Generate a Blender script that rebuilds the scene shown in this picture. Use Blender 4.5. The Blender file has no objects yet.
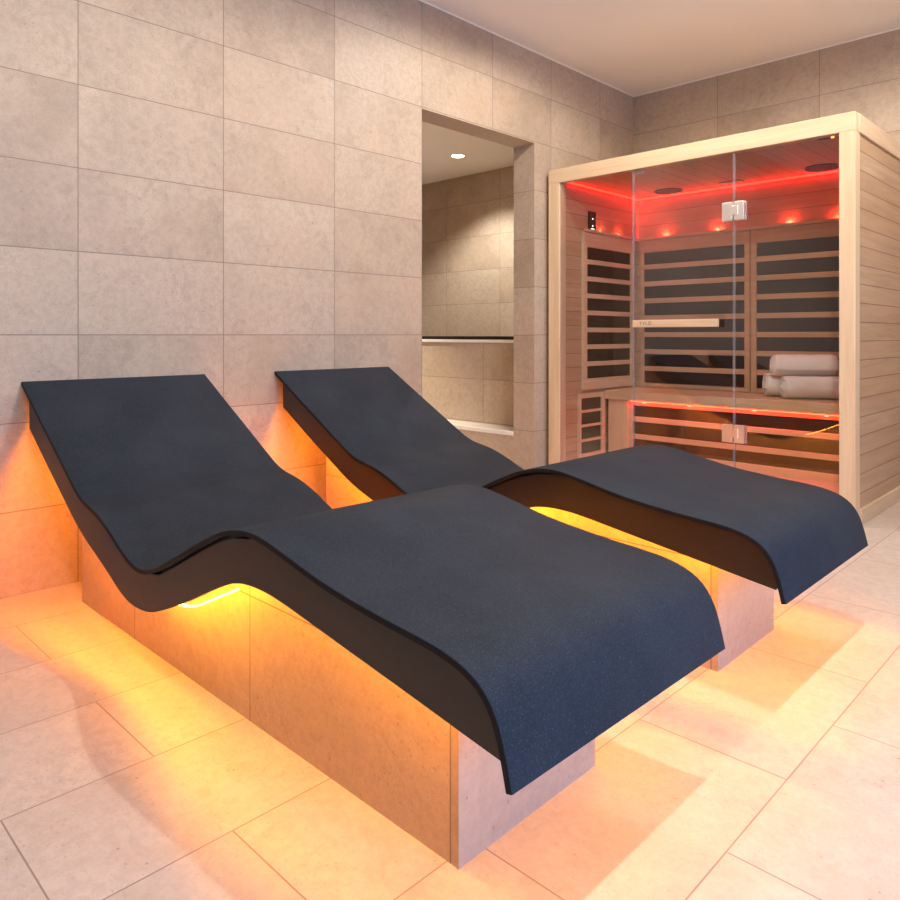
import bpy, bmesh, math, random
from mathutils import Vector, Matrix
random.seed(7)
SC = bpy.context.scene
COL = SC.collection

# ------------------------------------------------------------------ helpers
def tag(o, label=None, cat=None, group=None, kind=None):
    if label: o['label'] = label
    if cat: o['category'] = cat
    if group: o['group'] = group
    if kind: o['kind'] = kind
    return o

def empty(name, loc, label, cat, group=None):
    o = bpy.data.objects.new(name, None)
    o.empty_display_size = .1
    COL.objects.link(o)
    o.location = loc
    return tag(o, label, cat, group)

class MB:
    """collects shapes given in world coordinates, then links them as one mesh object"""
    def __init__(self):
        self.bm = bmesh.new()
    def box(self, x0, x1, y0, y1, z0, z1, bev=0, seg=2, mat=0):
        r = bmesh.ops.create_cube(self.bm, size=1)
        vs = r['verts']
        for v in vs:
            v.co = Vector(((x0+x1)/2 + v.co.x*(x1-x0), (y0+y1)/2 + v.co.y*(y1-y0), (z0+z1)/2 + v.co.z*(z1-z0)))
        fs = set()
        for v in vs: fs.update(v.link_faces)
        for f in fs: f.material_index = mat
        if bev > 0:
            es = set()
            for v in vs: es.update(v.link_edges)
            bmesh.ops.bevel(self.bm, geom=list(es), offset=bev, segments=seg, affect='EDGES', profile=.5, material=-1)
        return self
    def cyl(self, c, r, h, axis='Z', seg=32, r2=None, mat=0):
        m = {'Z': Matrix.Identity(4), 'X': Matrix.Rotation(math.pi/2, 4, 'Y'), 'Y': Matrix.Rotation(-math.pi/2, 4, 'X')}[axis]
        m = Matrix.Translation(c) @ m
        rr = bmesh.ops.create_cone(self.bm, cap_ends=True, segments=seg, radius1=r, radius2=r if r2 is None else r2, depth=h, matrix=m)
        fs = set()
        for v in rr['verts']: fs.update(v.link_faces)
        for f in fs:
            f.material_index = mat
            if len(f.verts) == 4: f.smooth = True
        return self
    def ring(self, c, r0, r1, z0, z1, seg=40):
        """flat ring around a vertical axis"""
        vs = []
        for i in range(seg):
            a = 2*math.pi*i/seg
            vs.append([self.bm.verts.new((c[0]+r*math.cos(a), c[1]+r*math.sin(a), z)) for r, z in ((r0, z0), (r1, z0), (r1, z1), (r0, z1))])
        for i in range(seg):
            a, b = vs[i], vs[(i+1) % seg]
            for k in range(4):
                self.bm.faces.new((a[k], b[k], b[(k+1) % 4], a[(k+1) % 4]))
        return self
    def build(self, name, mats, parent=None, smooth=False):
        bmesh.ops.recalc_face_normals(self.bm, faces=self.bm.faces[:])
        if parent is not None:
            off = Vector(parent.location)
            if parent.parent: off = off + Vector(parent.parent.location)
            # parts of parts carry no offset of their own, so only the root counts
            for v in self.bm.verts: v.co -= off
        me = bpy.data.meshes.new(name)
        self.bm.to_mesh(me); self.bm.free()
        for m in (mats if isinstance(mats, (list, tuple)) else [mats]): me.materials.append(m)
        if smooth:
            for p in me.polygons: p.use_smooth = True
        o = bpy.data.objects.new(name, me)
        COL.objects.link(o)
        if parent is not None: o.parent = parent
        return o

def struct(name, mb, mats, parent=None):
    o = mb.build(name, mats, parent)
    if parent is None: o['kind'] = 'structure'
    return o

# ------------------------------------------------------------------ node helpers
def new_mat(name):
    m = bpy.data.materials.new(name); m.use_nodes = True
    nt = m.node_tree; nt.nodes.clear()
    out = nt.nodes.new('ShaderNodeOutputMaterial')
    b = nt.nodes.new('ShaderNodeBsdfPrincipled')
    nt.links.new(b.outputs[0], out.inputs[0])
    return m, nt, b, out
def N(nt, t, **kw):
    n = nt.nodes.new(t)
    for k, v in kw.items():
        if k in ('operation', 'blend_type', 'data_type', 'feature', 'offset', 'offset_frequency', 'distance'): setattr(n, k, v)
        else: n.inputs[k].default_value = v
    return n
def math_(nt, op, a, b=None, clamp=False):
    n = nt.nodes.new('ShaderNodeMath'); n.operation = op; n.use_clamp = clamp
    for i, v in enumerate((a, b)):
        if v is None: continue
        if isinstance(v, (int, float)): n.inputs[i].default_value = v
        else: nt.links.new(v, n.inputs[i])
    return n.outputs[0]
def mix(nt, fac, a, b, blend='MIX'):
    n = nt.nodes.new('ShaderNodeMix'); n.data_type = 'RGBA'; n.blend_type = blend; n.clamp_factor = True
    for s, v in ((0, fac), (6, a), (7, b)):
        if isinstance(v, (int, float)): n.inputs[s].default_value = v
        elif isinstance(v, tuple): n.inputs[s].default_value = v if len(v) == 4 else (*v, 1)
        else: nt.links.new(v, n.inputs[s])
    return n.outputs[2]
def ramp(nt, src, pts):
    n = nt.nodes.new('ShaderNodeValToRGB')
    while len(n.color_ramp.elements) < len(pts): n.color_ramp.elements.new(.5)
    for e, (p, c) in zip(n.color_ramp.elements, pts):
        e.position = p; e.color = (c, c, c, 1) if isinstance(c, (int, float)) else (*c, 1)
    nt.links.new(src, n.inputs[0])
    return n.outputs[0]

def tile_mat(name, ua, va, u0, du, v0, dv, off=0.0, c1=(.60, .455, .345), c2=(.50, .375, .28), grout=(.22, .165, .12), rough=.5, gap=.0018):
    """limestone tiles: ua/va = object axes (0 1 2) along and across the courses"""
    m, nt, b, out = new_mat(name)
    tc = nt.nodes.new('ShaderNodeTexCoord')
    sep = nt.nodes.new('ShaderNodeSeparateXYZ'); nt.links.new(tc.outputs['Object'], sep.inputs[0])
    u = math_(nt, 'SUBTRACT', sep.outputs[ua], u0); v = math_(nt, 'SUBTRACT', sep.outputs[va], v0)
    cmb = nt.nodes.new('ShaderNodeCombineXYZ'); nt.links.new(u, cmb.inputs[0]); nt.links.new(v, cmb.inputs[1])
    br = nt.nodes.new('ShaderNodeTexBrick'); br.offset = off; br.offset_frequency = 2; br.squash = 1
    nt.links.new(cmb.outputs[0], br.inputs['Vector'])
    br.inputs['Color1'].default_value = (0, 0, 0, 1); br.inputs['Color2'].default_value = (1, 1, 1, 1)
    br.inputs['Mortar'].default_value = (.5, .5, .5, 1)
    br.inputs['Scale'].default_value = 1; br.inputs['Mortar Size'].default_value = gap
    br.inputs['Mortar Smooth'].default_value = .3; br.inputs['Bias'].default_value = 0
    br.inputs['Brick Width'].default_value = du; br.inputs['Row Height'].default_value = dv
    # cloudiness, veins and pits of the stone
    def noise(scale, det, rg=.55, dist=0):
        n = N(nt, 'ShaderNodeTexNoise', Scale=scale, Detail=det, Roughness=rg, Distortion=dist)
        # shift the pattern from slab to slab
        add = nt.nodes.new('ShaderNodeVectorMath'); add.operation = 'ADD'
        sc = nt.nodes.new('ShaderNodeVectorMath'); sc.operation = 'SCALE'; sc.inputs[3].default_value = 7.3
        nt.links.new(br.outputs['Color'], sc.inputs[0]); nt.links.new(tc.outputs['Object'], add.inputs[0]); nt.links.new(sc.outputs[0], add.inputs[1])
        nt.links.new(add.outputs[0], n.inputs['Vector'])
        return n.outputs[0]
    big = noise(3.2, 5); fine = noise(38, 4, .7); vein = noise(9, 6, .65, 1.6)
    col = mix(nt, br.outputs['Color'], c1, c2)
    col = mix(nt, ramp(nt, big, [(.35, 0.0), (.68, .55)]), col, tuple(min(1, x*1.18) for x in c1))
    col = mix(nt, ramp(nt, vein, [(.52, 0.0), (.62, .22)]), col, tuple(x*y for x, y in zip(c2, (.82, .74, .66))))
    col = mix(nt, ramp(nt, fine, [(.40, .24), (.60, 0.0)]), col, tuple(x*.68 for x in c2))
    grit = noise(150, 3, .75); patch = noise(5.5, 3)
    gm = math_(nt, 'MULTIPLY', ramp(nt, grit, [(.30, .75), (.43, 0.0)]), ramp(nt, patch, [(.40, .25), (.62, 1.0)]))
    col = mix(nt, gm, col, tuple(x*.62 for x in c2))
    col = mix(nt, ramp(nt, grit, [(.58, 0.0), (.72, .35)]), col, tuple(min(1, x*1.25) for x in c1))
    col = mix(nt, ramp(nt, noise(2.1, 2), [(.50, 0.0), (.66, .30)]), col, (c1[0]*1.04, c1[1]*.92, c1[2]*.84))
    vo = N(nt, 'ShaderNodeTexVoronoi', Scale=44.0); nt.links.new(tc.outputs['Object'], vo.inputs['Vector'])
    pitm = math_(nt, 'MULTIPLY', ramp(nt, vo.outputs['Distance'], [(.06, 1.0), (.16, 0.0)]), ramp(nt, vein, [(.53, 0.0), (.60, .75)]))
    col = mix(nt, pitm, col, tuple(x*.48 for x in c2))
    col = mix(nt, br.outputs['Fac'], col, grout)
    nt.links.new(col, b.inputs['Base Color'])
    b.inputs['Roughness'].default_value = rough
    b.inputs['Specular IOR Level'].default_value = .35
    h = math_(nt, 'SUBTRACT', math_(nt, 'MULTIPLY', fine, .25), math_(nt, 'ADD', br.outputs['Fac'], math_(nt, 'MULTIPLY', pitm, .6)))
    bp = N(nt, 'ShaderNodeBump', Strength=.35, Distance=.002); nt.links.new(h, bp.inputs['Height'])
    nt.links.new(bp.outputs[0], b.inputs['Normal'])
    return m

def wood_mat(name, grain=0, plank_axis=None, pitch=.0895, off=0.0, c1=(.76, .575, .375), c2=(.65, .46, .275), rough=.5):
    m, nt, b, out = new_mat(name)
    tc = nt.nodes.new('ShaderNodeTexCoord')
    mp = nt.nodes.new('ShaderNodeMapping'); nt.links.new(tc.outputs['Object'], mp.inputs[0])
    s = [26.0, 26.0, 26.0]; s[grain] = 1.6
    mp.inputs['Scale'].default_value = s
    n = N(nt, 'ShaderNodeTexNoise', Scale=1.0, Detail=5.0, Roughness=.6, Distortion=.5); nt.links.new(mp.outputs[0], n.inputs['Vector'])
    col = mix(nt, ramp(nt, n.outputs[0], [(.35, 0.0), (.68, 1.0)]), c1, c2)
    h = math_(nt, 'MULTIPLY', n.outputs[0], .15)
    if plank_axis is not None:
        sep = nt.nodes.new('ShaderNodeSeparateXYZ'); nt.links.new(tc.outputs['Object'], sep.inputs[0])
        t = math_(nt, 'DIVIDE', math_(nt, 'SUBTRACT', sep.outputs[plank_axis], off), pitch)
        fl = math_(nt, 'FLOOR', t); fr = math_(nt, 'SUBTRACT', t, fl)
        wn = nt.nodes.new('ShaderNodeTexWhiteNoise'); wn.noise_dimensions = '1D'; nt.links.new(fl, wn.inputs['W'])
        col = mix(nt, math_(nt, 'MULTIPLY', wn.outputs[0], .5), col, tuple(x*y for x, y in zip(c2, (1.0, .92, .86))))
        d = math_(nt, 'ABSOLUTE', math_(nt, 'SUBTRACT', fr, .5))
        groove = ramp(nt, d, [(.475, 0.0), (.492, 1.0)])
        col = mix(nt, groove, col, tuple(x*.33 for x in c2))
        h = math_(nt, 'SUBTRACT', h, groove)
    nt.links.new(col, b.inputs['Base Color'])
    b.inputs['Roughness'].default_value = rough
    b.inputs['Specular IOR Level'].default_value = .3
    bp = N(nt, 'ShaderNodeBump', Strength=.4, Distance=.0025); nt.links.new(h, bp.inputs['Height']); nt.links.new(bp.outputs[0], b.inputs['Normal'])
    return m

def plain(name, col, rough=.5, metal=0, spec=.5, noise=None):
    m, nt, b, out = new_mat(name)
    b.inputs['Base Color'].default_value = (*col, 1); b.inputs['Roughness'].default_value = rough
    b.inputs['Metallic'].default_value = metal; b.inputs['Specular IOR Level'].default_value = spec
    if noise:
        sc, amt = noise
        tc = nt.nodes.new('ShaderNodeTexCoord'); n = N(nt, 'ShaderNodeTexNoise', Scale=sc, Detail=4.0, Roughness=.6)
        nt.links.new(tc.outputs['Object'], n.inputs['Vector'])
        c = mix(nt, n.outputs[0], tuple(x*(1-amt) for x in col), tuple(min(1, x*(1+amt)) for x in col))
        nt.links.new(c, b.inputs['Base Color'])
        bp = N(nt, 'ShaderNodeBump', Strength=.15, Distance=.001); nt.links.new(n.outputs[0], bp.inputs['Height']); nt.links.new(bp.outputs[0], b.inputs['Normal'])
    return m

def emit(name, col, strength):
    m, nt, b, out = new_mat(name); nt.nodes.remove(b)
    e = nt.nodes.new('ShaderNodeEmission'); e.inputs[0].default_value = (*col, 1); e.inputs[1].default_value = strength
    nt.links.new(e.outputs[0], out.inputs[0])
    return m

def glass_mat(name, tint=(.97, .98, .98), gain=1.0):
    m, nt, b, out = new_mat(name); nt.nodes.remove(b)
    geo = nt.nodes.new('ShaderNodeNewGeometry')
    ior = math_(nt, 'SUBTRACT', 1.5, math_(nt, 'MULTIPLY', geo.outputs['Backfacing'], 1.5-1/1.5))
    fr = nt.nodes.new('ShaderNodeFresnel'); nt.links.new(ior, fr.inputs[0])
    t = nt.nodes.new('ShaderNodeBsdfTransparent'); t.inputs[0].default_value = (*tint, 1)
    g = nt.nodes.new('ShaderNodeBsdfGlossy'); g.inputs['Roughness'].default_value = 0
    mx = nt.nodes.new('ShaderNodeMixShader')
    nt.links.new(math_(nt, 'MULTIPLY', fr.outputs[0], gain, True), mx.inputs[0]); nt.links.new(t.outputs[0], mx.inputs[1]); nt.links.new(g.outputs[0], mx.inputs[2])
    nt.links.new(mx.outputs[0], out.inputs[0])
    return m

def seal_mat():
    m, nt, b, out = new_mat('clear_plastic_seal')
    b.inputs['Base Color'].default_value = (.40, .35, .36, 1); b.inputs['Roughness'].default_value = .3
    t = nt.nodes.new('ShaderNodeBsdfTransparent'); mx = nt.nodes.new('ShaderNodeMixShader'); mx.inputs[0].default_value = .32
    nt.links.new(t.outputs[0], mx.inputs[1]); nt.links.new(b.outputs[0], mx.inputs[2]); nt.links.new(mx.outputs[0], out.inputs[0])
    return m
# ------------------------------------------------------------------ materials
FC1, FC2 = (.66, .575, .495), (.595, .51, .43)
WC1, WC2 = (.525, .42, .318), (.405, .312, .228)
M = {}
M['floor'] = tile_mat('limestone_floor', 1, 0, .0925, .565, 1.267, .327, .5, c1=FC1, c2=FC2, grout=(.36, .27, .22), rough=.42)
M['wallY'] = tile_mat('limestone_wall_left', 1, 2, .9324, .5664, -.0132, .3, c1=WC1, c2=WC2)
M['wallX'] = tile_mat('limestone_wall_back', 0, 2, -.006, .6435, -.032, .2988, c1=WC1, c2=WC2)
M['soffit'] = tile_mat('limestone_reveal', 1, 0, 3.20, .565, -.40, .6, c1=WC1, c2=WC2)
M['jamb'] = tile_mat('limestone_jamb', 0, 2, -3.0, 6.0, -.0152, .3, c1=WC1, c2=WC2)
M['low'] = tile_mat('limestone_low_wall', 0, 2, -.601, .645, -.023, .3, c1=WC1, c2=WC2)
M['plinth_side'] = tile_mat('limestone_plinth_side', 0, 2, .642-1.08, .6435, .288, .6, c1=(.52, .385, .265), c2=(.44, .315, .21))
M['plinth_end'] = tile_mat('limestone_plinth_end', 1, 2, -3, 6, -3, 6, c1=WC1, c2=(.53, .41, .325))
M['ceiling'] = plain('white_ceiling_paint', (.91, .87, .82), .9, spec=.2)
M['white_stone'] = plain('white_stone', (.82, .78, .72), .35)
M['black_metal'] = plain('black_metal', (.012, .011, .011), .35)
M['steel'] = plain('brushed_steel', (.93, .91, .88), .38, metal=1)
M['wood'] = wood_mat('pale_hemlock_x', 0)
M['wood_y'] = wood_mat('pale_hemlock_y', 1)
M['wood_z'] = wood_mat('pale_hemlock_z', 2, c1=(.79, .60, .385), c2=(.69, .49, .29))
M['wood_in'] = wood_mat('hemlock_slats', 0, c1=(.63, .43, .275), c2=(.53, .34, .20))
M['plank_x'] = wood_mat('hemlock_planks_back', 0, 2, .0895, .0515, c1=(.63, .42, .26), c2=(.52, .33, .19))
M['plank_y'] = wood_mat('hemlock_planks_side', 1, 2, .0895, .0515, c1=(.62, .42, .26), c2=(.47, .305, .175))
M['plank_c'] = wood_mat('hemlock_planks_ceiling', 1, 0, .0895, .02, c1=(.63, .42, .26), c2=(.52, .33, .19))
M['heater'] = plain('dark_heating_film', (.016, .012, .010), .30, spec=.6, noise=(30, .5))
M['black_gloss'] = plain('black_gloss', (.008, .007, .008), .15)
M['speaker'] = plain('dark_speaker_cloth', (.045, .018, .014), .8, noise=(400, .6))
M['glass'] = glass_mat('clear_glass', gain=1.8)
M['added_window_glass'] = glass_mat('added_window_glass')
M['seal'] = seal_mat()
M['ink'] = plain('dark_brown_ink', (.10, .055, .03), .6)
M['dot'] = emit('white_button_light', (1, .95, 1), 2.2)
M['lens'] = emit('warm_white_lens', (1, .90, .76), 30)
M['amber'] = emit('amber_led', (1, .35, .012), 92)
M['amber_end'] = emit('added_amber_end_led', (1, .33, .012), 30)
M['amber_end_strong'] = emit('added_amber_end_led_strong', (1, .33, .012), 62)
M['amber_back'] = emit('amber_led_backrest', (1, .25, .006), 200)
M['amber_low'] = emit('amber_led_diffuser', (1, .44, .06), 16)
M['red'] = emit('red_led', (1, .022, .008), 24)
M['pink'] = emit('red_spot_led', (1, .05, .03), 600)
M['pink_low'] = emit('red_bench_led', (1, .06, .03), 22)
M['red_cove'] = emit('red_cove_led', (1, .0055, .0025), 26)
M['red_corner'] = emit('added_red_corner_glow', (1, .03, .014), 2.5)
M['orange_dot'] = emit('orange_indicator', (1, .30, .06), 5)
M['shell'] = plain('charcoal_shell_lacquer', (.016, .012, .010), .40, spec=.45, noise=(60, .2))

M['edge'] = plain('black_mat_edge', (.011, .010, .010), .6, spec=.2)
def mat_mat():
    m, nt, b, out = new_mat('charcoal_quartz_mat')
    tc = nt.nodes.new('ShaderNodeTexCoord')
    a = N(nt, 'ShaderNodeTexNoise', Scale=380.0, Detail=3.0, Roughness=.7); nt.links.new(tc.outputs['Object'], a.inputs['Vector'])
    c = N(nt, 'ShaderNodeTexNoise', Scale=5.0, Detail=5.0, Roughness=.6); nt.links.new(tc.outputs['Object'], c.inputs['Vector'])
    col = mix(nt, ramp(nt, c.outputs[0], [(.35, 0.0), (.7, 1.0)]), (.019, .024, .033), (.029, .035, .046))
    col = mix(nt, ramp(nt, a.outputs[0], [(.53, 0.0), (.70, .75)]), col, (.060, .080, .108))
    nt.links.new(col, b.inputs['Base Color']); b.inputs['Roughness'].default_value = .72; b.inputs['Specular IOR Level'].default_value = .16
    bp = N(nt, 'ShaderNodeBump', Strength=.35, Distance=.001); nt.links.new(a.outputs[0], bp.inputs['Height']); nt.links.new(bp.outputs[0], b.inputs['Normal'])
    return m
M['mat'] = mat_mat()

def towel_mat():
    m, nt, b, out = new_mat('white_terry')
    tc = nt.nodes.new('ShaderNodeTexCoord')
    a = N(nt, 'ShaderNodeTexNoise', Scale=180.0, Detail=4.0, Roughness=.75); nt.links.new(tc.outputs['Object'], a.inputs['Vector'])
    col = mix(nt, a.outputs[0], (.82, .79, .76), (.95, .93, .91))
    nt.links.new(col, b.inputs['Base Color']); b.inputs['Roughness'].default_value = .95; b.inputs['Sheen Weight'].default_value = .3
    bp = N(nt, 'ShaderNodeBump', Strength=.7, Distance=.004); nt.links.new(a.outputs[0], bp.inputs['Height']); nt.links.new(bp.outputs[0], b.inputs['Normal'])
    return m
M['towel'] = towel_mat()

# ------------------------------------------------------------------ setting
CEIL = 2.645; NC = 2.32; YB = 4.7795; XR = 4.7; YF = -3.4; WT = .165
OY0, OY1, OZ = 2.633, 3.592, 2.078      # the opening in the left wall
struct('floor', MB().box(-2.75, XR+.15, YF-.15, YB+.15, -.12, 0), M['floor'])
b = MB()
b.box(-WT, 0, YF-.15, OY0, 0, CEIL); b.box(-WT, 0, OY1, YB, 0, CEIL); b.box(-WT, 0, OY0, OY1, OZ, CEIL)
for f in b.bm.faces:
    n = f.normal
    f.material_index = 0 if abs(n.x) > .5 else (1 if abs(n.y) > .5 else 2)
struct('wall_left', b, [M['wallY'], M['jamb'], M['soffit']])
struct('wall_back', MB().box(-2.75, XR+.15, YB, YB+.15, 0, CEIL), M['wallX'])
struct('ceiling', MB().box(-WT, XR+.15, YF-.15, YB, CEIL, CEIL+.1), M['ceiling'])
# thin plaster shadow bead where the ceiling meets the tiles
struct('trim_ceiling', MB().box(0, .006, YF, YB-.006, CEIL-.006, CEIL).box(0, XR, YB-.006, YB, CEIL-.006, CEIL), M['ceiling'])
# right and front walls; unseen window in the right one added for cool light
wy0, wy1, wz0, wz1 = 0.0, 1.9, .25, 1.75
b = MB()
b.box(XR, XR+.15, YF-.15, wy0, 0, CEIL); b.box(XR, XR+.15, wy1, YB, 0, CEIL)
b.box(XR, XR+.15, wy0, wy1, 0, wz0); b.box(XR, XR+.15, wy0, wy1, wz1, CEIL)
struct('wall_right', b, M['wallY'])
b = MB()
for y in (wy0, (wy0+wy1)/2-.02, wy1-.04): b.box(XR+.05, XR+.10, y, y+.04, wz0, wz1)
b.box(XR+.05, XR+.10, wy0+.04, wy1-.04, wz0, wz0+.04); b.box(XR+.05, XR+.10, wy0+.04, wy1-.04, wz1-.04, wz1)
w = struct('added_window', b, M['black_metal'])
g = MB().box(XR+.07, XR+.078, wy0+.04, wy1-.04, wz0+.04, wz1-.04).build('added_window_pane', M['added_window_glass'], w)
struct('wall_front', MB().box(0, XR, YF-.15, YF, 0, CEIL), M['wallX'])

# the room behind the opening
struct('wall_alcove', MB().box(-2.75, -2.6, 1.5, YB, 0, NC), M['wallY'])
struct('wall_alcove_front', MB().box(-2.75, -WT, 1.35, 1.5, 0, NC), M['wallX'])
struct('ceiling_alcove', MB().box(-2.75, -WT, 1.35, YB, NC, NC+.1), M['ceiling'])
struct('wall_low', MB().box(-2.6, -WT, 3.79, 3.89, 0, .833), M['low'])
struct('trim_1', MB().box(-2.6, -WT, 3.775, 3.90, .833, .853, .003), M['white_stone'])
struct('trim_2', MB().box(-2.6, -WT, 3.80, 3.86, .853, .877), M['black_metal'])
struct('wall_low_step', MB().box(-2.6, -WT, 3.592, 3.79, 0, .243), M['jamb'])
struct('trim_3', MB().box(-2.6, -WT-.001, 3.586, 3.79, .243, .270, .003), M['white_stone'])

# ------------------------------------------------------------------ ceiling downlights
def downlight(x, y, z, label, power, col=(1, .885, .745), spot=150, r=.042, blend=.6, size=.025):
    t = empty('recessed_downlight', (x, y, z), label, 'ceiling light', 'recessed ceiling downlights')
    MB().ring((x, y), r, r+.014, z-.004, z).build('trim_ring', M['white_stone'], t)
    MB().cyl((x, y, z-.0015), r, .003).build('lens', M['lens'], t)
    ld = bpy.data.lights.new('downlight', 'SPOT'); ld.energy = power; ld.color = col; ld.spot_size = math.radians(spot); ld.spot_blend = blend; ld.shadow_soft_size = size
    lo = bpy.data.objects.new('lamp', ld); COL.objects.link(lo); lo.parent = t; lo.location = (0, 0, -.03)
    return t
downlight(-1.24, 4.20, NC, 'small round white downlight in the ceiling behind the wall opening', 88, col=(1, .95, .86), spot=125, r=.050)
downlight(-1.65, 3.1, NC, 'added round downlight in the alcove ceiling, unseen, lighting the low wall', 210, col=(1, .86, .66), spot=76, r=.036)  # unseen lamp added to brighten the low wall
for x, y, e, l in ((2.42, -.1, 44, 'round downlight in the main ceiling before the near lounger'), (2.42, 1.60, 102, 'round downlight in the main ceiling over the gap between the loungers'),
                   (.95, 3.0, 45, 'round downlight in the main ceiling nearest the sauna door'), (.95, 1.2, 12, 'added round downlight in the main ceiling over the headrests, unseen'),  # headrest lamp is unseen, added for symmetry and more wall light
                   (2.45, 3.45, 56, 'round downlight in the main ceiling in front of the sauna'), (4.1, -1.2, 22, 'round downlight in the main ceiling farthest from the sauna')):
    downlight(x, y, CEIL, l, e, spot=176, blend=.3)

def area(name, loc, rot, sx, sy, e, col):
    ld = bpy.data.lights.new(name, 'AREA'); ld.shape = 'RECTANGLE'; ld.size = sx; ld.size_y = sy; ld.energy = e; ld.color = col
    o = bpy.data.objects.new(name, ld); COL.objects.link(o); o.location = loc; o.rotation_euler = rot
    return o
# cool bluish fill from outside the added window in the right wall
area('cool_fill', (XR+.13, (wy0+wy1)/2, (wz0+wz1)/2), (0, math.radians(90), 0), wz1-wz0-.1, wy1-wy0-.1, 100, (.22, .48, 1.0))

# ------------------------------------------------------------------ loungers
TOP = [(.002, .727), (.15, .6435), (.30, .560), (.43, .4875), (.52, .438), (.565, .418), (.61, .408), (.67, .398), (.73, .381), (.79, .358), (.86, .328), (.92, .309), (.975, .305), (1.04, .321), (1.146, .369), (1.236, .413), (1.318, .452), (1.38, .477), (1.437, .491), (1.49, .4965), (1.54, .493), (1.62, .478), (1.72, .458), (1.80, .447), (1.90, .437), (1.985, .431), (2.032, .426), (2.072, .417), (2.102, .404), (2.123, .386), (2.139, .360), (2.150, .327), (2.163, .273)]
BOT = [(.055, .573), (.178, .503), (.30, .436), (.409, .378), (.49, .335), (.563, .303), (.685, .262), (.757, .235), (.831, .208), (.876, .198), (.923, .196), (.98, .200), (1.018, .208), (1.068, .225), (1.14, .255), (1.216, .287), (1.32, .336), (1.405, .372), (1.447, .382), (1.516, .386), (1.58, .382), (1.654, .372), (1.78, .354), (1.929, .333), (2.038, .317), (2.136, .303)]
def spline(P, n):
    P = [Vector(p) for p in P]
    Q = [2*P[0]-P[1]] + P + [2*P[-1]-P[-2]]
    pts = []
    for i in range(1, len(Q)-2):
        p0, p1, p2, p3 = Q[i-1:i+3]
        t0 = 0; t1 = t0+(p1-p0).length**.5; t2 = t1+(p2-p1).length**.5; t3 = t2+(p3-p2).length**.5
        for k in range(8):
            t = t1+(t2-t1)*k/8
            a1 = p0*((t1-t)/(t1-t0))+p1*((t-t0)/(t1-t0)); a2 = p1*((t2-t)/(t2-t1))+p2*((t-t1)/(t2-t1)); a3 = p2*((t3-t)/(t3-t2))+p3*((t-t2)/(t3-t2))
            b1 = a1*((t2-t)/(t2-t0))+a2*((t-t0)/(t2-t0)); b2 = a2*((t3-t)/(t3-t1))+a3*((t-t1)/(t3-t1))
            pts.append(b1*((t2-t)/(t2-t1))+b2*((t-t1)/(t2-t1)))
    pts.append(P[-1])
    # resample evenly
    L = [0]
    for a, c in zip(pts, pts[1:]): L.append(L[-1]+(c-a).length)
    out = []; j = 0
    for i in range(n):
        s = L[-1]*i/(n-1)
        while j < len(L)-2 and L[j+1] < s: j += 1
        f = 0 if L[j+1] == L[j] else (s-L[j])/(L[j+1]-L[j])
        out.append(pts[j].lerp(pts[j+1], min(1, max(0, f))))
    # light smoothing
    for _ in range(3):
        out = [out[0]]+[out[i-1]*.25+out[i]*.5+out[i+1]*.25 for i in range(1, n-1)]+[out[-1]]
    return out
def offset(P, d):
    r = []
    for i, p in enumerate(P):
        t = (P[min(i+1, len(P)-1)]-P[max(i-1, 0)]).normalized()
        r.append(p + Vector((-t.y, t.x))*d)
    return r
NT = 150
TOPC = spline(TOP, NT); UNDC = offset(TOPC, -.0108); MIDC = offset(TOPC, -.030)
def interp(P, x):
    for a, c in zip(P, P[1:]):
        if a.x <= x <= c.x: return a.y+(c.y-a.y)*(x-a.x)/max(1e-9, c.x-a.x)
    return P[0].y if x < P[0].x else P[-1].y

def slab(mb, A, Bc, y0, y1, bev=0):
    """solid between curve A (above) and curve Bc (below), from y0 to y1; bev rounds the long upper edges"""
    bm = mb.bm
    def ringv(i):
        a, c = A[i], Bc[i]
        if bev:
            dn = (c-a).normalized()*bev
            pts = [(a.x+dn.x, y0, a.y+dn.y), (a.x+dn.x*.3, y0+bev*.3, a.y+dn.y*.3), (a.x, y0+bev, a.y), (a.x, y1-bev, a.y), (a.x+dn.x*.3, y1-bev*.3, a.y+dn.y*.3), (a.x+dn.x, y1, a.y+dn.y), (c.x, y1, c.y), (c.x, y0, c.y)]
        else:
            pts = [(a.x, y0, a.y), (a.x, y1, a.y), (c.x, y1, c.y), (c.x, y0, c.y)]
        return [bm.verts.new(p) for p in pts]
    R = [ringv(i) for i in range(len(A))]
    for r0, r1 in zip(R, R[1:]):
        k = len(r0)
        for j in range(k):
            f = bm.faces.new((r0[j], r0[(j+1) % k], r1[(j+1) % k], r1[j])); f.smooth = True
    bm.faces.new(R[0]); bm.faces.new(R[-1][::-1])
    return mb

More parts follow.
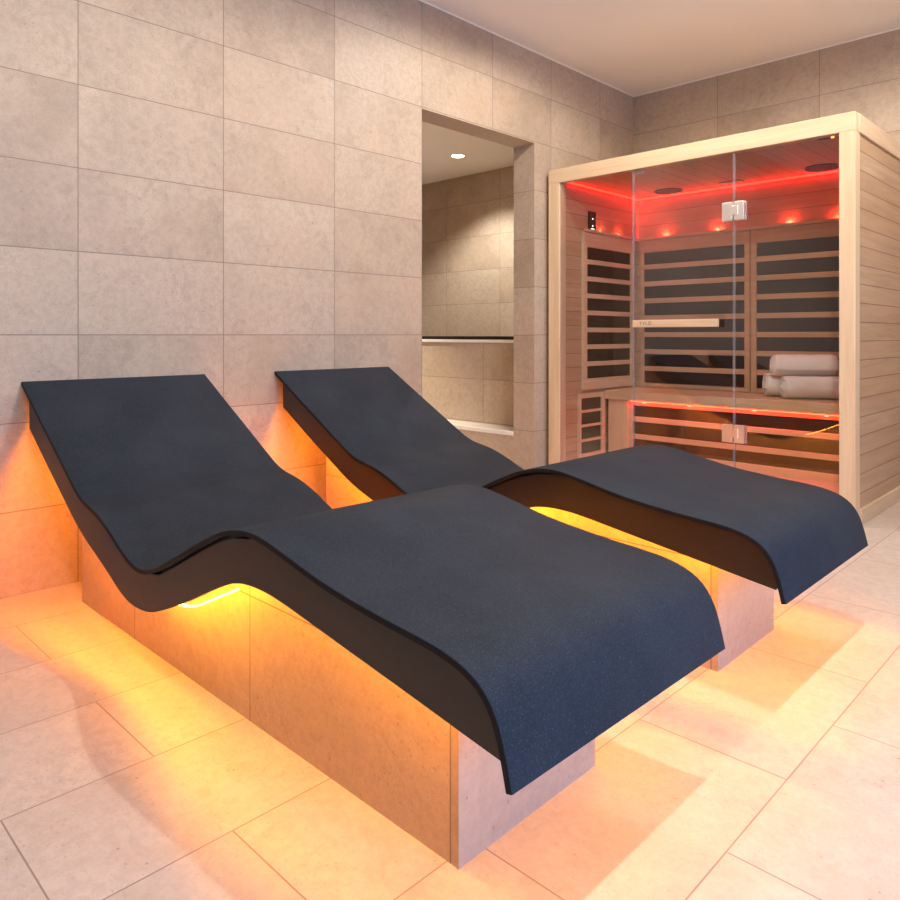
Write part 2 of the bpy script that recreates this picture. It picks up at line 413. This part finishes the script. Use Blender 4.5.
def lounger(ya, yb_, pa, pb, label, sag=0.0, roll=0.0, end='amber_end'):
    low = lambda P: [Vector((p[0], p[1]-sag*p[0]/2.1)) for p in P]
    top, und, mid = low(TOPC), low(UNDC), low(MIDC)
    yc = (ya+yb_)/2
    t = empty('heated_lounger', (1.08, yc, 0), label, 'lounger', 'heated loungers side by side')
    mm = slab(MB(), top, und, ya, yb_, .0025)
    mm.bm.normal_update()
    for f in mm.bm.faces:
        if abs(f.normal.y) > .9: f.material_index = 1
    mt = mm.build('mat', [M['mat'], M['edge']], t)
    md = mt.modifiers.new('edge', 'EDGE_SPLIT'); md.split_angle = math.radians(50)
    # shell: two side skirts, inset a centimetre under the mat, joined by a board under it
    fa, fb, th = ya+.010, yb_-.010, .015
    ix0 = next(i for i, p in enumerate(und) if p.x > .05)
    ix1 = max(i for i, p in enumerate(und) if p.y > .303-sag)
    up = und[ix0:ix1+1]; up[-1] = Vector((2.1365+.004, .3035-sag))
    up = spline([tuple(p) for p in up[::3]]+[tuple(up[-1])] if len(up) % 3 != 1 else [tuple(p) for p in up[::3]], 110)
    lo = low(spline(BOT, 110)); lo = [Vector((p.x, p.y-(.006 if sag else 0)*min(1, p.x))) for p in lo]
    gr = []
    for p in up:                                   # shadow gap between mat and skirt from seat to knee
        f = max(0, min(1, (p.x-1.0)/.06))*max(0, min(1, (1.52-p.x)/.06))
        gr.append(Vector((p.x+.003*f, p.y-.007*f)))
    fr = MB()
    slab(fr, gr, lo, fa, fa+th); slab(fr, gr, lo, fb-th, fb)
    slab(fr, und[ix0+1:ix1-1], mid[ix0+1:ix1-1], fa+th, fb-th)
    o = fr.build('shell', M['shell'], t)
    md = o.modifiers.new('edge', 'EDGE_SPLIT'); md.split_angle = math.radians(50)
    # tiled plinth, its top cut to the curve of the shell
    xs = [.218+(1.948-.218)*i/60 for i in range(61)]
    pl = MB(); bm = pl.bm; R = []
    for x in xs:
        z = interp(mid, x)-.001
        R.append([bm.verts.new(p) for p in ((x, pa, 0), (x, pa, z), (x, pb, z), (x, pb, 0))])
    for r0, r1 in zip(R, R[1:]):
        for j in range(4): bm.faces.new((r0[j], r0[(j+1) % 4], r1[(j+1) % 4], r1[j]))
    e0 = bm.faces.new(R[0]); e1 = bm.faces.new(R[-1][::-1]); e0.material_index = e1.material_index = 1
    pb_ = pl.build('plinth', [M['plinth_side'], M['plinth_end']], t)
    pb_['label'] = 'beige limestone tiled plinth'
    # amber light strips under both sides of the shell
    for s, ye in ((1, fa+th), (-1, fb-th)):
        y0, y1 = sorted((ye+s*.012, ye+s*.030))
        hous = MB(); lens = MB()
        L = [Vector((p.x, min(p.y+.062, interp(mid, p.x)-.006))) for p in lo[9:-1:2]]
        Lt = [Vector((p.x, interp(mid, p.x)-.0005)) for p in L]
        L2 = [Vector((p.x, p.y-.014)) for p in L]
        slab(hous, Lt, L, y0, y1); k = next(i for i, p in enumerate(L) if p.x > .75)
        Lb = [Vector((p.x, p.y-.0005)) for p in L]
        slab(lens, Lb[k:], L2[k:], y0+.003, y1-.003)
        wash = slab(MB(), Lb[:k], L2[:k], y0+.003, y1-.003)
        h = hous.build('light_channel', M['shell'], t)
        lens.build('light_strip', M['amber'], h)
        wash.build('light_strip', M['amber_back'], h)
    # cross strip under the foot end, added to throw amber light forward
    cz = interp(mid, 1.985)
    hc = MB().box(1.975, 1.995, fa+th+.05, fb-th-.05, cz-.022, cz-.0005).build('light_channel', M['shell'], t)
    MB().box(1.978, 1.992, fa+th+.055, fb-th-.055, cz-.026, cz-.0225).build('light_strip', M[end], hc)
    # the low diffuser that shows under the seat hollow
    for s, ye in ((1, fa+th), (-1, fb-th)):
        y0, y1 = sorted((ye+s*.030, ye+s*.036))
        P = [(.62, .315), (.70, .285), (.78, .255), (.86, .228), (.93, .220), (1.0, .222), (1.06, .230), (1.11, .238), (1.16, .252), (1.22, .279), (1.29, .311), (1.345, .336)]
        C = low(spline(P, 60))
        slab(MB(), C, offset(C, -.0045), y0, y1).build('light_tube', M['amber_low'], t)
    if roll:                                       # the shell leans a few millimetres towards its right foot corner
        for o in [o for o in COL.objects if o.parent == t or (o.parent and o.parent.parent == t)]:
            if o.name.startswith('plinth'): continue
            for v in o.data.vertices:
                v.co.z -= roll*max(0, (v.co.x+1.08)/2.16)**1.5*(v.co.y+yc-ya)/(yb_-ya)
    return t
lounger(.750, 1.416, .872, 1.279, 'charcoal wave-shaped heated lounger on a tiled plinth, the nearer one', 0.0, .009)
lounger(1.741, 2.401, 1.860, 2.246, 'charcoal wave-shaped heated lounger on a tiled plinth, beside the sauna', .008, 0.0, 'amber_end_strong')

# ------------------------------------------------------------------ sauna cabin
SX0, SX1, SY0, SY1, SH = .035, 1.778, 3.690, 4.745, 1.917
sa = empty('infrared_sauna', ((SX0+SX1)/2, SY0, 0), 'pale wooden infrared sauna cabin with glass front standing in the corner', 'sauna')
MB().box(SX0, SX0+.083, SY0, SY0+.07, .0, 1.829, .003).build('corner_post', M['wood_z'], sa)
MB().box(SX1-.070, SX1, SY0, SY0+.07, .0, 1.829, .003).build('corner_post', M['wood_z'], sa)
MB().box(SX0, SX1, SY0, SY0+.05, 1.829, SH, .003).build('header_beam', M['wood'], sa)
MB().box(SX1-.05, SX1+.004, SY0+.05, SY1, 1.829, SH, .003).build('side_cornice', M['wood_y'], sa)
MB().box(SX0, SX1-.05, SY0+.05, SY1, 1.875, SH).build('roof', M['wood'], sa)
MB().box(SX1-.068, SX1-.006, SY0+.07, SY1, .072, 1.829).build('side_wall', M['plank_y'], sa)
MB().box(SX1-.068, SX1+.008, SY0+.07, SY1, 0, .072, .003).build('side_skirting', M['wood_y'], sa)
MB().box(SX0, .09, SY0+.07, SY1, 0, 1.875).build('side_wall', M['plank_y'], sa)
MB().box(.09, SX1-.068, 4.68, SY1, 0, 1.875).build('back_wall', M['plank_x'], sa)
MB().box(.09, SX1-.068, SY0+.05, 4.68, 1.860, 1.875).build('ceiling_boards', M['plank_c'], sa)
MB().box(.09, SX1-.068, SY0+.06, 4.68, 0, .085).build('floor_boards', M['wood'], sa)
MB().box(SX0+.083, SX1-.070, SY0+.01, SY0+.06, 0, .085, .003).build('sill', M['wood'], sa)

# glass front
gy0, gy1 = SY0+.012, SY0+.020
XA, XB = .626, 1.208
def pane(name, x0, x1, parent): return MB().box(x0, x1, gy0, gy1, .087, 1.828).build(name, M['glass'], parent)
pane('glass_panel', SX0+.083, XA-.006, sa)
pane('glass_panel', XB+.006, SX1-.070, sa)
door = pane('glass_door', XA+.006, XB-.006, sa); door['label'] = 'clear frameless glass door'
MB().box(XA-.006, XA+.006, gy0-.001, gy1+.001, .087, 1.828).build('door_seal', M['seal'], sa)
MB().box(XB-.006, XB+.006, gy0-.001, gy1+.001, .087, 1.828).build('door_seal', M['seal'], sa)
for z0, z1 in ((1.475, 1.572), (.332, .423)):
    h = MB(); h.box(1.149, XB-.003, SY0-.001, gy0, z0, z1, .0015); h.box(XB+.004, 1.264, SY0-.001, gy0, z0, z1, .0015)
    h.box(1.149, XB-.003, gy1, gy1+.010, z0, z1, .0015); h.box(XB+.004, 1.268, gy1, gy1+.010, z0, z1, .0015)
    hh = h.build('hinge', M['steel'], door)
    zm = (z0+z1)/2
    MB().box(XB-.002, XB+.026, SY0-.006, SY0+.004, zm-.020, zm+.026, .001).build('hinge_knuckle', M['steel'], door)
hd = MB().box(.650, 1.143, SY0-.042, SY0-.016, .928, .970, .004).build('door_handle', M['wood'], door)
for x in (.70, 1.09): MB().cyl((x, SY0-.003, .95), .008, .032, 'Y').build('handle_fixing', M['steel'], door)
MB().box(.632, .69, gy1, gy1+.012, 1.800, 1.828, .003).build('door_stop', M['seal'], sa)
# maker's lettering on the handle
cu = bpy.data.curves.new('lettering', 'FONT'); cu.body = 'TYLÖ'; cu.size = .026; cu.extrude = .0004; cu.space_character = 1.25
to = bpy.data.objects.new('tmp', cu); COL.objects.link(to)
bpy.context.view_layer.update()
me = bpy.data.meshes.new_from_object(to.evaluated_get(bpy.context.evaluated_depsgraph_get()))
bpy.data.objects.remove(to)
for v in me.vertices:
    x, y, z = v.co
    v.co = Vector((.694+x, SY0-.0424-z, .942+y)) - Vector(sa.location)
me.materials.append(M['ink'])
lt = bpy.data.objects.new('lettering', me); COL.objects.link(lt); lt.parent = door

# heater panels: slatted wooden frame over a dark heating element
def heater(u0, u1, z0, z1, su, strips, place, wmat, parent):
    """u = along the wall; place(u0,u1,d0,d1,z0,z1) -> box bounds, d = depth behind the face"""
    fr = MB()
    def bx(a, c, d0, d1, e, f): fr.box(*place(a, c, d0, d1, e, f), .0012, 1)
    bx(u0, su[0], 0, .02, z0, z1); bx(su[1], u1, 0, .02, z0, z1)
    edges = sorted(strips)
    lo_ = z0
    for s0, s1 in edges:
        bx(su[0], su[1], .002, .02, lo_, s0); lo_ = s1
    bx(su[0], su[1], .002, .02, lo_, z1)
    f = fr.build('heater_panel', wmat, parent)
    el = MB(); el.box(*place(su[0]-.002, su[1]+.002, .012, .0185, z0+.03, z1-.03)); el.build('heating_element', M['heater'], f)
    return f
back = lambda a, c, d0, d1, e, f: (a, c, 4.66+d0, 4.66+d1, e, f)
leftw = lambda a, c, d0, d1, e, f: (.11-d1, .11-d0, a, c, e, f)
frontl = lambda a, c, d0, d1, e, f: (a, c, 4.25+d0, 4.25+d1, e, f)
S8 = [(1.384-.1197*k, 1.470-.1197*k) for k in range(8)]
heater(.125, .902, .519, 1.555, (.150, .868), S8, back, M['wood_in'], sa)
heater(.908, 1.708, .519, 1.555, (.944, 1.668), S8, back, M['wood_in'], sa)
S8l = [(1.380-.1113*k, 1.461-.1113*k) for k in range(8)]
heater(3.972, 4.60, .528, 1.555, (4.011, 4.560), S8l, leftw, M['wood_y'], sa)
heater(3.925, 4.225, .087, .505, (3.945, 4.185), [(.398, .475), (.304, .381), (.209, .287), (.115, .192)], leftw, M['wood_y'], sa)
heater(.115, 1.70, .087, .452, (.300, 1.665), [(.352, .426), (.238, .319), (.134, .206)], frontl, M['wood'], sa)
MB().box(.115, 1.70, 4.655, 4.68, 1.557, 1.567, .002).box(.115, 1.70, 4.655, 4.659, 1.565, 1.577).build('ledge', M['wood'], sa)
MB().box(.09, .115, 3.972, 4.655, 1.557, 1.567, .002).box(.111, .115, 3.972, 4.655, 1.565, 1.577).build('ledge', M['wood_y'], sa)
bn = MB().box(.113, 1.705, 4.205, 4.655, .458, .518, .006, 3).build('bench', M['wood'], sa)
MB().box(.13, .27, 4.238, 4.248, .087, .455).build('bench_support', M['wood_z'], sa)

# red light strips: under the ceiling and under the bench
MB().box(.10, 1.70, 4.667, 4.679, 1.850, 1.859).box(.091, .103, 3.82, 4.679, 1.850, 1.859).build('red_light_strip', M['red_cove'], sa)
MB().box(.091, .099, 4.671, 4.679, 1.58, 1.85).build('red_light_strip', M['red_corner'], sa)  # upright strip added to give the red glow where the walls meet
MB().box(.30, 1.69, 4.222, 4.244, .451, .4575).build('red_light_strip', M['red'], bn)
for x in (.315, .685, 1.144, 1.421): MB().cyl((x, 4.669, 1.5685), .010, .003, seg=16).build('spot_light', M['pink'], sa)
for y in (4.19, 4.42): MB().cyl((.101, y, 1.5685), .008, .003, seg=16).build('spot_light', M['pink'], sa)
for x in (.397, .705, 1.102, 1.489): MB().cyl((x, 4.232, .448), .010, .004, seg=16).build('spot_light', M['pink_low'], bn)

for x, y in ((.404, 4.54), (1.378, 4.525)):
    s_ = MB().cyl((x, y, 1.857), .088, .006, seg=40).build('speaker', M['speaker'], sa)
    MB().ring((x, y), .086, .094, 1.852, 1.8598).build('speaker_ring', M['black_metal'], s_)
vt = MB().box(.76, .90, 4.52, 4.59, 1.857, 1.8605).build('ceiling_vent', M['speaker'], sa)
MB().box(.766, .894, 4.527, 4.583, 1.854, 1.857).build('vent_cover', M['wood'], vt)
cp = MB().box(.0905, .100, 4.045, 4.128, 1.562, 1.700, .002).build('control_panel', M['black_gloss'], sa)
for z in (1.652, 1.605): MB().cyl((.1008, 4.088, z), .0055, .002, 'X', 16).build('button', M['dot'], cp)
MB().box(.1002, .1012, 4.068, 4.108, 1.583, 1.588).build('display', M['dot'], cp)
MB().box(1.598, 1.645, SY0+.062, SY0+.090, 1.829, 1.8595, .002).build('latch_plate', M['black_metal'], sa)
MB().cyl((1.659, SY0+.074, 1.8445), .007, .030, seg=16).build('indicator_lamp', M['orange_dot'], sa)

# ------------------------------------------------------------------ rolled towels
def towel(x0, L, y, z, rot, label, turn=36):
    r = .070
    t = MB(); bm = t.bm
    n = 150; turns = 4.2; th = .0128
    prof = []
    for i in range(n+1):
        a = 2*math.pi*turns*i/n
        ro = .012+(r-.012)*(i/n)**.92
        prof.append((a, ro, max(.002, ro-.0105)))
    nx = 16; G = []
    for k in range(nx+1):
        f = k/nx; xx = f*L
        e = min(f, 1-f)*2
        squ = 1-.05*(1-min(1, e*5))**2
        row = []
        for a, ro, ri in prof:
            w = 1+.012*math.sin(7*f*3+a*2)+.008*math.sin(a*3+f*11)
            ed = max(0, 1-e*9)
            dx = (-1 if f < .5 else 1)*ed*(.014*(1-(ro/r)**1.6)+.0025*math.sin(a*1.5))
            row.append((bm.verts.new((xx+dx, ro*squ*w*math.cos(a+rot), ro*squ*w*math.sin(a+rot))), bm.verts.new((xx+dx+(.002 if k == 0 else (-.002 if k == nx else 0)), ri*squ*w*math.cos(a+rot), ri*squ*w*math.sin(a+rot)))))
        G.append(row)
    for k in range(nx):
        for i in range(n):
            a, b_, c_, d_ = G[k][i], G[k][i+1], G[k+1][i+1], G[k+1][i]
            bm.faces.new((a[0], b_[0], c_[0], d_[0])).smooth = True
            bm.faces.new((a[1], d_[1], c_[1], b_[1])).smooth = True
        for i in (0, n):
            bm.faces.new((G[k][i][0], G[k][i][1], G[k+1][i][1], G[k+1][i][0]))
    for k in (0, nx):
        for i in range(n):
            bm.faces.new((G[k][i][0], G[k][i][1], G[k][i+1][1], G[k][i+1][0]))
    bmesh.ops.recalc_face_normals(bm, faces=bm.faces[:])
    me = bpy.data.meshes.new('rolled_towel'); bm.to_mesh(me); bm.free(); me.materials.append(M['towel'])
    o = bpy.data.objects.new('rolled_towel', me); COL.objects.link(o); o.location = (x0, y, z); o.rotation_euler = (0, 0, math.radians(turn))
    return tag(o, label, 'towel', 'rolled towels on the sauna bench')
towel(1.228, .38, 4.335, .5885, -1.2, 'white towel roll lying on the bench nearest the glass front')
towel(1.092, .27, 4.425, .5885, .4, 'white towel roll lying on the bench at the back, under the top roll')
towel(1.150, .34, 4.387, .7055, 2.3, 'white towel roll resting on top of the other two rolls')

# ------------------------------------------------------------------ world, camera, view
w = bpy.data.worlds.new('sky'); SC.world = w; w.use_nodes = True
bg = w.node_tree.nodes['Background']; bg.inputs[0].default_value = (.55, .70, 1, 1); bg.inputs[1].default_value = .6
cd = bpy.data.cameras.new('camera'); cam = bpy.data.objects.new('camera', cd); COL.objects.link(cam)
cam.location = (2.781, 0, .8868); cam.rotation_euler = (math.pi/2, 0, .7743)
cd.sensor_width = 36; cd.lens = 726.8/900*36; cd.shift_y = -(450-334.86)/900; cd.clip_start = .05
SC.camera = cam
SC.view_settings.view_transform = 'Standard'; SC.view_settings.look = 'None'
SC.view_settings.exposure = 0.17; SC.view_settings.gamma = 1
SC.view_settings.use_curve_mapping = False
SC.cycles.use_denoising = True
SC.cycles.max_bounces = 10; SC.cycles.diffuse_bounces = 6; SC.cycles.transparent_max_bounces = 12
SC.cycles.sample_clamp_indirect = 6
SC.cycles.caustics_reflective = False; SC.cycles.caustics_refractive = False
